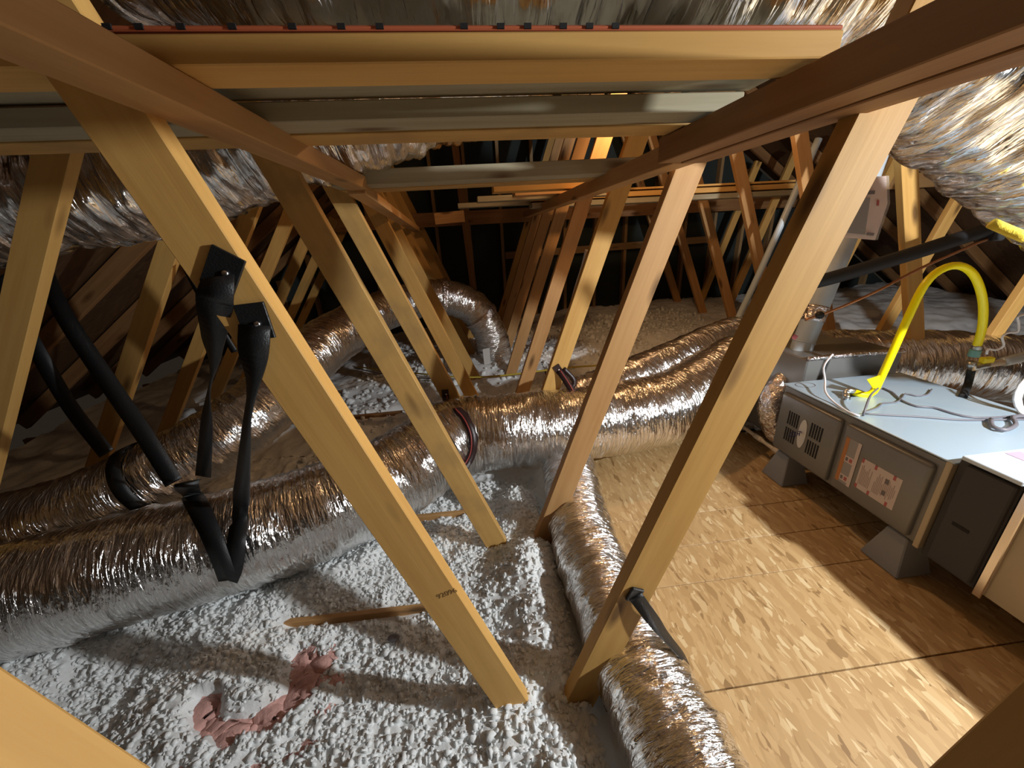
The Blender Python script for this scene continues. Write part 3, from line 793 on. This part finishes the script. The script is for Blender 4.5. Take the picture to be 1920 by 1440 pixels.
# edge flange at the near end, stands
box('end_flange', (FX - 0.010, FY0 - 0.004, FZ0 - 0.004), (FX + 0.02, FY0 + 0.014, FZ1 - 0.004), 'tan_metal', fu, 0.002)
for yc in (FY0 + 0.075, FY1 - 0.075):
    for xc in (FX + 0.04, FXB - 0.08):
        bm = bmesh.new(); bmesh.ops.create_cone(bm, cap_ends=True, segments=4, radius1=0.098 * 1.05, radius2=0.052, depth=FZ0 - 0.004)
        bmesh.ops.rotate(bm, cent=(0, 0, 0), matrix=Matrix.Rotation(math.radians(45), 3, 'Z'), verts=bm.verts)
        bmesh.ops.bevel(bm, geom=list(bm.edges), offset=0.004, segments=1, affect='EDGES')
        me = bpy.data.meshes.new('stand'); bm.to_mesh(me); bm.free()
        link('stand', me, M['stand'], fu, Matrix.Translation((xc, yc, (FZ0 - 0.004) / 2 + 0.001)))
# knockout ring outlines and hole on the top panel
tube('knockout', [P(1510, 722, Z=FZ1) + Vector((0.045 * math.cos(a), 0.03 * math.sin(a), 0)) for a in np.linspace(0, 2 * math.pi, 14)], 0.0018, 'ink', topp, seg=5, cap=False)
box('knockout_hole', P(1598, 742, Z=FZ1) - Vector((.03, .012, .0004)), P(1598, 742, Z=FZ1) + Vector((.03, .012, .0008)), 'black', topp, 0)

coil = tag(empty('coil_cabinet', (1.47, 0.6, 0)), 'dark open sided coil cabinet joined to the near end of the furnace', 'cabinet')
box('body', (1.49, 0.748, 0.135), (2.10, 0.898, 0.530), 'dark_cabinet', coil, 0.004)
box('side_panel', (1.475, 0.752, 0.15), (1.492, 0.872, 0.520), 'dark_cabinet', coil, 0.004)
box('top_panel', (1.470, 0.742, 0.531), (2.12, 0.885, 0.545), 'galv', coil, 0.002)
box('grip_slot', (1.4738, 0.80, 0.31), (1.476, 0.845, 0.322), 'black', coil, 0)
for j, (xx, ww) in enumerate(((1.60, .05), (1.72, .03), (1.80, .06), (1.95, .04))):
    box('printed_band', (xx, 0.765, 0.5445), (xx + ww, 0.872, 0.5462), 'pink_print', coil, 0)
plen = tag(empty('return_plenum', (1.5, 0.2, 0)), 'tan dusty sheet metal plenum beside the dark coil cabinet', 'plenum')
box('body', (1.50, 0.02, 0.13), (2.12, 0.742, 0.54), 'tan_metal', plen, 0.004)
box('flange', (1.488, 0.722, 0.12), (1.50, 0.744, 0.552), 'foil_tape', plen, 0.002)
sup = tag(empty('supply_plenum', (1.56, 1.63, 0)), 'dark grey supply plenum behind the far end of the furnace', 'plenum')
box('body', (1.62, 1.66, 0.10), (2.14, 2.30, 0.60), 'cabinet', sup, 0.006)
duct('tape_edge', [(1.62, 1.662, 0.603), (1.85, 1.662, 0.606), (2.14, 1.662, 0.603)], 0.012, 'foil_tape', 12, seg=16, parent=sup, wr=0.002, crumple=0.002)

# ================================================================== FLUE, PIPES, GAS LINE
fl = tag(empty('flue_pipe', P(1440, 790, Y=1.80)), 'galvanised flue pipe with foil taped elbow rising behind the furnace', 'pipe')
fa, fb, fc = P(1488, 690, Y=1.82), P(1600, 405, Y=1.93), P(1668, 215, Y=2.0)
tube('pipe', [fa, (fa + fb) / 2, fb, fc], 0.052, 'galv', fl, seg=28, step=0.05)
ax = (fb - fa).normalized()
for f_ in (0.02, 0.10, 0.16, 0.30):
    p = fa + ax * (f_ * 0.9)
    tube('crimp_ring', [p - ax * 0.003, p, p + ax * 0.003], [0.0535, 0.0555, 0.0535], 'galv', fl, seg=28, step=0.002)
for q in ((1478, 703), (1487, 665)):
    ball('screw', P(q[0], q[1], Y=1.772), 0.006, 'rivet', fl)
duct('elbow', [P(1490, 700, Y=1.82), P(1462, 725, Y=1.80), P(1445, 765, Y=1.76), P(1462, 815, Y=1.72), Vector((1.66, 1.69, .26))], 0.060, 'foil_tape', 13, seg=48, step=0.006, wr=0.004, crumple=0.006, parent=fl)
duct('tape_wrap', [fa + ax * 0.26, fa + ax * 0.30, fa + ax * 0.34], 0.0545, 'foil_tape', 14, seg=48, step=0.006, wr=0.001, crumple=0.001, parent=fl)
box('tape_mark', P(1490, 632, Y=1.77) - Vector((.014, .001, .012)), P(1490, 632, Y=1.77) + Vector((.014, .001, .012)), 'label_red', fl, 0, Matrix.Rotation(0.5, 4, 'Y'))

tag(tube('vent_riser', [P(1360, 646, Y=2.75), P(1420, 520, Y=2.75), P(1486, 372, Y=2.75), P(1535, 260, Y=2.75)], 0.022, 'pvc', None, seg=16, step=0.05),
    'pale grey plastic pipe leaning up behind the webs from the duct split', 'pipe')
tag(box('riser_foot', P(1372, 651, Y=2.75) - Vector((.07, .03, .028)), P(1372, 651, Y=2.75) + Vector((.07, .03, .022)), 'dark_cabinet', None, 0.004),
    'small dark block at the foot of the pale grey plastic pipe', 'block')
cp = tag(empty('condensate_pipe', P(1425, 825, Z=.08)), 'cream condensate pipe with couplings running under the trunk duct to the furnace', 'pipe')
a_, b_ = P(1375, 787, Z=.09), P(1466, 853, Z=.09)
tube('pipe', [a_, a_.lerp(b_, .5), b_], 0.011, 'cpvc', cp, seg=14)
for q in (0.58, 0.95):
    tube('coupling', [a_.lerp(b_, q - .09), a_.lerp(b_, q), a_.lerp(b_, q + .05)], 0.015, 'cpvc', cp, seg=14)

rp = tag(empty('refrigerant_line', P(1690, 480, Y=1.70)), 'black foam sleeved line running up past the upright web to a blue black clamp', 'pipe')
tube('sleeve', [P(1500, 535, Y=1.76), P(1560, 521, Y=1.73), P(1690, 482, Y=1.70), P(1790, 450, Y=1.68), P(1852, 430, Y=1.66), P(1905, 415, Y=1.64)], 0.031, 'black_pipe', rp, seg=20)
cl = P(1862, 432, Y=1.66)
box('clamp', cl - Vector((.03, .036, .045)), cl + Vector((.03, .036, .045)), 'black_pipe', rp, 0.006)
tag(tube('copper_line', [P(1510, 600, Y=1.76), P(1560, 583, Y=1.74), P(1640, 548, Y=1.70), P(1720, 506, Y=1.68), P(1800, 470, Y=1.66), P(1850, 449, Y=1.65), P(1935, 422, Y=1.62)], 0.0065, 'copper', None, seg=10),
    'thin copper tube running below the black sleeved line', 'pipe')
tag(ball('pipe_plug', P(1537, 591, Y=1.745), 0.02, 'black_pipe'), 'small black rubber plug beside the flue at the end of the copper tube', 'plug')

gas = tag(empty('gas_connector', P(1640, 735, Z=FZ1)), 'bright yellow coated gas connector arching over the furnace top', 'gas hose')
YG = 1.40
gp = [P(1600, 735, Y=YG + .02), P(1622, 741, Y=YG), P(1638, 734, Y=YG), P(1650, 712, Y=YG), P(1676, 655, Y=YG), P(1705, 590, Y=YG), P(1733, 535, Y=YG), P(1762, 507, Y=YG), P(1797, 498, Y=YG), P(1826, 516, Y=YG), P(1842, 560, Y=YG),
      P(1842, 610, Y=YG), P(1830, 655, Y=YG)]
tube('hose', gp, 0.0145, 'yellow', gas, seg=16)
tg = P(1640, 722, Y=YG - .01)
sheet('tag', [P(1626, 712, Y=YG - .02), P(1650, 704, Y=YG - .02), P(1652, 724, Y=YG - .02), P(1640, 732, Y=YG - .02)], 0.003, 'yellow', gas)
tube('elbow', [P(1588, 748, Z=FZ1 + .005), P(1586, 738, Y=YG + .02), P(1592, 732, Y=YG + .02), P(1603, 735, Y=YG + .02)], 0.013, 'steel', gas, seg=12)
va = P(1828, 660, Y=YG); vb = P(1822, 690, Y=YG); vc = P(1808, 735, Y=YG)
valve = tag(empty('gas_valve', vc), 'gas shutoff valve with green collar and iron drip leg beside the furnace', 'valve')
tube('collar', [va + Vector((0, 0, .012)), va, va - Vector((0, 0, .02))], 0.019, 'green', valve, seg=12, step=0.01)
tube('collar', [va + Vector((0, 0, .03)), va + Vector((0, 0, .02)), va + Vector((0, 0, .010))], 0.017, 'steel', valve, seg=12, step=0.01)
tube('elbow', [vb + Vector((-.01, 0, .03)), vb, vb + Vector((.035, 0, .005)), P(1850, 684, Y=YG)], 0.016, 'steel', valve, seg=12)
tube('nipple', [P(1848, 684, Y=YG), P(1868, 681, Y=YG), P(1885, 679, Y=YG)], 0.014, 'cpvc', valve, seg=12)
tube('supply_pipe', [P(1880, 679, Y=YG), P(1905, 673, Y=YG), P(1960, 660, Y=YG)], 0.021, 'galv', valve, seg=12)
box('handle', P(1838, 681, Y=YG) - Vector((.0, .012, .0)), P(1856, 674, Y=YG) + Vector((.012, .012, .012)), 'yellow', valve, 0.004)
tube('drip_leg', [vb, P(1815, 720, Y=YG), P(1805, 745, Z=FZ1 + .002)], 0.014, 'black_pipe', valve, seg=12)
tag(tube('coiled_wire', [P(1850, 664, Y=1.35), P(1853, 655, Y=1.35), P(1868, 656, Y=1.35), P(1882, 648, Y=1.34), P(1879, 632, Y=1.34), P(1890, 624, Y=1.34), P(1908, 622, Y=1.33), P(1910, 606, Y=1.33), P(1908, 595, Y=1.33), P(1920, 590, Y=1.33), P(1945, 588, Y=1.33)], 0.0042, 'wire_white', None, seg=8, step=0.008),
    'coiled white thermostat wire springing up behind the gas valve', 'wire')
for i_, dx_ in enumerate((0, 14, 26)):
    tag(tube('control_wire', [P(1935, 700 + i_ * 8, Y=1.15), P(1912 + dx_ * .3, 722 + i_ * 4, Y=1.15), P(1902 + dx_ * .4, 748, Y=1.15), P(1912 + dx_ * .3, 772, Z=FZ1 + .01), P(1940, 792, Z=FZ1 + .006)], 0.0055, 'wire_white', None, seg=8),
        'white control wire looping down at the far corner of the furnace top', 'wire', 'white control wires')
zt = FZ1 + 0.005
def T(*pp, z=zt): return [P(x_, y_, Z=z) for x_, y_ in pp]
tag(tube('thermostat_cable', T((1617, 775), (1660, 778), (1720, 781), (1800, 787), (1860, 787), (1925, 786)), 0.0035, 'wire_grey', None, seg=7), 'thin grey cable lying along the furnace top towards its near corner', 'cable')
tag(tube('thermostat_cable', T((1655, 728), (1672, 735), (1690, 750), (1720, 762), (1750, 764), (1790, 776), (1830, 783), (1890, 781), (1925, 776)), 0.0042, 'wire_grey', None, seg=7), 'grey cable waving from the gas hose across the furnace top', 'cable')
tag(tube('thermostat_cable', T((1622, 772), (1645, 764), (1656, 756), (1680, 754), (1692, 745), (1698, 738), (1718, 742), (1738, 740), (1747, 730)), 0.003, 'wire_grey', None, seg=7), 'thin looping lead on the furnace top tied near the yellow hose', 'cable')
lp = [P(1858, 786, Z=zt + .006), P(1862, 800, Z=zt + .006), P(1885, 806, Z=zt + .008), P(1905, 796, Z=zt + .008), P(1900, 782, Z=zt + .008), P(1930, 780, Z=zt + .006)]
tag(tube('cable_bundle', lp, 0.007, 'wire_grey', None, seg=8), 'bundled loop of grey cable at the right of the furnace top', 'cable')
tag(tube('antenna_wire', [P(1562, 664, Y=1.50), P(1551, 676, Y=1.50), P(1544, 690, Y=1.50), P(1547, 712, Y=1.50), P(1548, 735, Z=FZ1 + .03), P(1565, 755, Z=FZ1 + .008), P(1590, 772, Z=FZ1 + .006), P(1612, 780, Z=FZ1 + .005)], 0.0042, 'wire_white', None, seg=8),
    'bent white wire standing up from the furnace top corner', 'wire')
tag(tube('upright_lead', [P(1618, 779, Z=FZ1 + .004), P(1622, 768, Z=FZ1 + .03), P(1632, 742, Z=FZ1 + .06), P(1646, 728, Z=FZ1 + .05)], 0.0042, 'wire_grey', None, seg=8),
    'grey lead rising from the furnace top edge to the yellow hose', 'wire')
# cables on the insulation
tag(tube('yellow_cable', [P(670, 688, Z=.16), P(780, 700, Z=.17), P(900, 707, Z=.19), P(1060, 690, Z=.24), P(1200, 678, Z=.25), P(1340, 656, Z=.27), P(1362, 650, Z=.30)], 0.0075, 'yellow_cable', None, seg=8),
    'yellow electrical cable lying across the insulation behind the trunk duct', 'cable')
tag(tube('dark_cable', [P(1090, 712, Z=.22), P(1180, 706, Z=.24), P(1260, 692, Z=.24), P(1345, 657, Z=.28)], 0.005, 'wire_grey', None, seg=8),
    'dark cable lying beside the yellow one on the insulation mound', 'cable')
tag(tube('dark_cable', [P(665, 690, Z=.15), P(740, 705, Z=.16), P(850, 712, Z=.18)], 0.005, 'wire_grey', None, seg=8),
    'dark cable under the yellow one behind the left webs', 'cable')
tag(tube('white_cable', [P(1100, 468, Y=TY[2] + .03), P(1092, 500, Y=TY[2] + .03), P(1078, 545, Y=TY[2] + .03), P(1060, 610, Y=TY[2] + .03), P(1030, 700, Y=TY[2] + .03)], 0.008, 'wire_white', None, seg=8),
    'white cable running down the edge of the right web behind the trunk duct', 'cable')
# document bag hanging by the upright web
bag = tag(empty('document_bag', P(1620, 390, Y=1.74)), 'clear plastic bag of pinkish papers hanging beside the upright web', 'bag')
q4 = [P(1622, 332, Y=1.76), P(1662, 330, Y=1.76), P(1664, 382, Y=1.74), P(1641, 450, Y=1.72), P(1574, 444, Y=1.72), P(1590, 392, Y=1.74)]
pap = sheet('papers', q4, 0.010, 'bag_paper', bag)
sheet('print_bar', [P(1612, 358, Y=1.735), P(1641, 357, Y=1.735), P(1640, 364, Y=1.735), P(1610, 365, Y=1.735)], 0.002, 'ink', pap)
sheet('print_bar', [P(1626, 436, Y=1.712), P(1640, 437, Y=1.712), P(1638, 442, Y=1.712), P(1625, 441, Y=1.712)], 0.002, 'ink', pap)
sheet('print_bar', [P(1645, 375, Y=1.73), P(1649, 375, Y=1.73), P(1648, 386, Y=1.73), P(1644, 386, Y=1.73)], 0.002, 'label_red', pap)
sheet('hardware_pouch', [P(1606, 372, Y=1.728), P(1632, 370, Y=1.728), P(1622, 440, Y=1.71), P(1588, 436, Y=1.71)], 0.004, 'label_grey', pap)
sheet('bag_film', [p_ + Vector((0, -.012, 0)) for p_ in q4], 0.002, 'plastic', bag)
# little things in the insulation
tag(sheet('paper_tag', [P(905, 655, Y=3.35), P(918, 652, Y=3.35), P(920, 682, Y=3.33), P(908, 684, Y=3.33)], 0.003, 'white', None), 'small white paper tag standing in the insulation by the raised duct', 'tag')
tag(ball('blue_cap', P(1112, 634, Y=3.9), 0.05, 'blue_obj', None, (1.3, .8, .6)), 'small blue plastic piece in the far insulation mound', 'plastic')
tag(ball('grey_lump', P(738, 1196, Z=.015), 0.020, 'ink', None, (1.1, .7, .6)), 'small dark grey lump lying on the insulation near the joist', 'debris')

# ================================================================== INSULATION
def sstep(a, b, x):
    t = np.clip((x - a) / (b - a), 0, 1); return t * t * (3 - 2 * t)
PK = P(465, 1315, Z=0)
def height(X, Y):
    h = 0.005 + 0.045 * noise3(X * 2.3, Y * 2.3, 1.5) + 0.022 * noise3(X * 6.5, Y * 6.5, 4.5)
    h = h + 0.020 * (.3 - np.abs(noise3(X * 10, Y * 10, 2.2))) + 0.010 * (.3 - np.abs(noise3(X * 26, Y * 26, 7.1))) + 0.005 * (0.4 - np.abs(noise3(X * 70, Y * 70, 8.1)))
    h = h + 0.16 * sstep(2.3, 3.6, Y) * sstep(-2.2, .3, X) + 0.10 * sstep(.6, 1.6, X) * sstep(2.3, 3.2, Y)
    h = h + 0.07 * np.exp(-((X - .10) ** 2 / .02 + (Y - 1.12) ** 2 / .03)) + 0.03 * np.exp(-((X + .02) ** 2 / .05 + (Y - .80) ** 2 / .03))
    h = h + 0.055 * np.exp(-((X - .12) / .075) ** 2) * (1 - np.exp(-((Y - .69) / .07) ** 2)) * (1 - np.exp(-((Y - 1.30) / .07) ** 2)) * (Y < 1.6)
    # hollow that shows pink batt: a curved trough
    dx, dy = X - PK.x, Y - PK.y
    rr = np.sqrt(dx * dx + (dy * 1.25 - .06) ** 2)
    ang = np.arctan2(dy * 1.25 - .06, dx)
    tr = np.exp(-((rr - .135) / .042) ** 2) * sstep(1.2, .5, ang) * (1 - sstep(-.9 - 2.6, -2.2 - 2.6, ang))
    h = h - 0.085 * tr * (0.75 + 0.5 * noise3(X * 20, Y * 20, 3.3))
    # joists showing
    for (xa, xb, yc) in ((-.80, -.30, 1.062), (-.45, -.13, 1.558), (-1.08, -.60, 2.81)):
        m_ = np.exp(-((Y - yc) / .026) ** 2) * sstep(xa - .03, xa + .05, X) * (1 - sstep(xb - .05, xb + .03, X))
        h = h * (1 - m_) + (-0.025) * m_
    # lies lower beside the deck edge and under it
    h = np.where((X > .49) & (Y < 2.02), np.minimum(h, -0.03), h)
    h = h - 0.055 * sstep(.20, .27, X) * (1 - sstep(1.5, 1.75, Y)) * (X < .49)
    # drifts against the lower side of the trunk duct
    c_ = TR[0]; xs = c_[::-1, 0]; ysn = c_[::-1, 1]
    yt = np.interp(X, xs, ysn)
    h = h + 0.035 * np.exp(-((Y - yt + .13) / .10) ** 2) * (X < -.5)
    return h
def patch(x0, x1, y0, y1, st):
    xs = np.arange(x0, x1 + st / 2, st); ysn = np.arange(y0, y1 + st / 2, st)
    Xg, Yg = np.meshgrid(xs, ysn, indexing='ij')
    H = height(Xg, Yg)
    jx = st * .35 * noise3(Xg * 90, Yg * 90, 21); jy = st * .35 * noise3(Xg * 90, Yg * 90, 42)
    return np.stack([Xg + jx, Yg + jy, H], -1).reshape(-1, 3), grid_quads(len(xs), len(ysn), False)
VV, QQ, off = [], [], 0
for a in ((-2.2, .56, .12, 2.3, .0085), (-3.45, -2.2, .12, 5.25, .03), (-2.2, .56, 2.3, 5.25, .018), (.56, 2.95, 2.02, 5.25, .018), (2.95, 6.05, -1.2, 5.25, .04), (-3.45, .50, -1.2, .12, .03)):
    v_, q_ = patch(*a); VV.append(v_); QQ.append(q_ + off); off += len(v_)
ins = link('blown_insulation', mesh_np('blown_insulation', np.concatenate(VV), np.concatenate(QQ)), M['insulation'], None, None, True)
tag(ins, 'white loose blown fibreglass insulation covering the attic floor between the ducts', 'insulation', None, 'stuff')
# loose tufts on the surface
bm = bmesh.new(); bmesh.ops.create_icosphere(bm, subdivisions=1, radius=1.0)
tv = np.array([v.co[:] for v in bm.verts]); tf = np.array([[v.index for v in f.verts] for f in bm.faces]); bm.free()
def tufts(n, x0, x1, y0, y1, r0, r1):
    x = RNG.uniform(x0, x1, n); y = RNG.uniform(y0, y1, n)
    keep = ~((x > .23) & (y < 1.75)) & ~((np.abs(y - 1.062) < .02) & (x > -.8) & (x < -.3))
    dx, dy = x - PK.x, y - PK.y
    keep &= ~((np.abs(np.sqrt(dx * dx + (dy * 1.25 - .06) ** 2) - .135) < .05) & (dy < .06) & (RNG.random(len(x)) < .75))
    x, y = x[keep], y[keep]; n = len(x)
    z = height(x, y)
    r = RNG.uniform(r0, r1, n) * RNG.uniform(.6, 1, n)
    sc = RNG.uniform(.5, 1.5, (n, 1, 3)) * r[:, None, None]
    V = tv[None] * (1 + 1.2 * (RNG.random((n, len(tv), 1)) - .5)) * sc + np.stack([x, y, z + r * .25], -1)[:, None]
    F = tf[None] + (np.arange(n) * len(tv))[:, None, None]
    return V.reshape(-1, 3), F.reshape(-1, 3)
v1, f1 = tufts(26000, -1.7, .24, .15, 1.75, .003, .011)
v2, f2 = tufts(2600, -1.2, 2.6, 2.0, 4.6, .010, .030)
o = link('loose_tufts', mesh_np('loose_tufts', np.concatenate([v1, v2]), np.concatenate([f1, f2 + len(v1)])), M['insulation'], ins)
o['kind'] = 'stuff'
# pink batt under the hollow
n_ = 60
gx, gy = np.meshgrid(np.linspace(PK.x - .24, PK.x + .26, n_), np.linspace(PK.y - .17, PK.y + .19, n_), indexing='ij')
gz = -0.066 + .012 * noise3(gx * 25, gy * 25, 5) + .006 * noise3(gx * 70, gy * 70, 6)
pk = link('pink_batt', mesh_np('pink_batt', np.stack([gx, gy, gz], -1).reshape(-1, 3), grid_quads(n_, n_, False)), M['pink'], None, None, True)
sm = pk.modifiers.new('thickness', 'SOLIDIFY'); sm.thickness = 0.05; sm.offset = -1
tag(pk, 'pink fibreglass batt showing through a hollow in the white insulation', 'insulation')
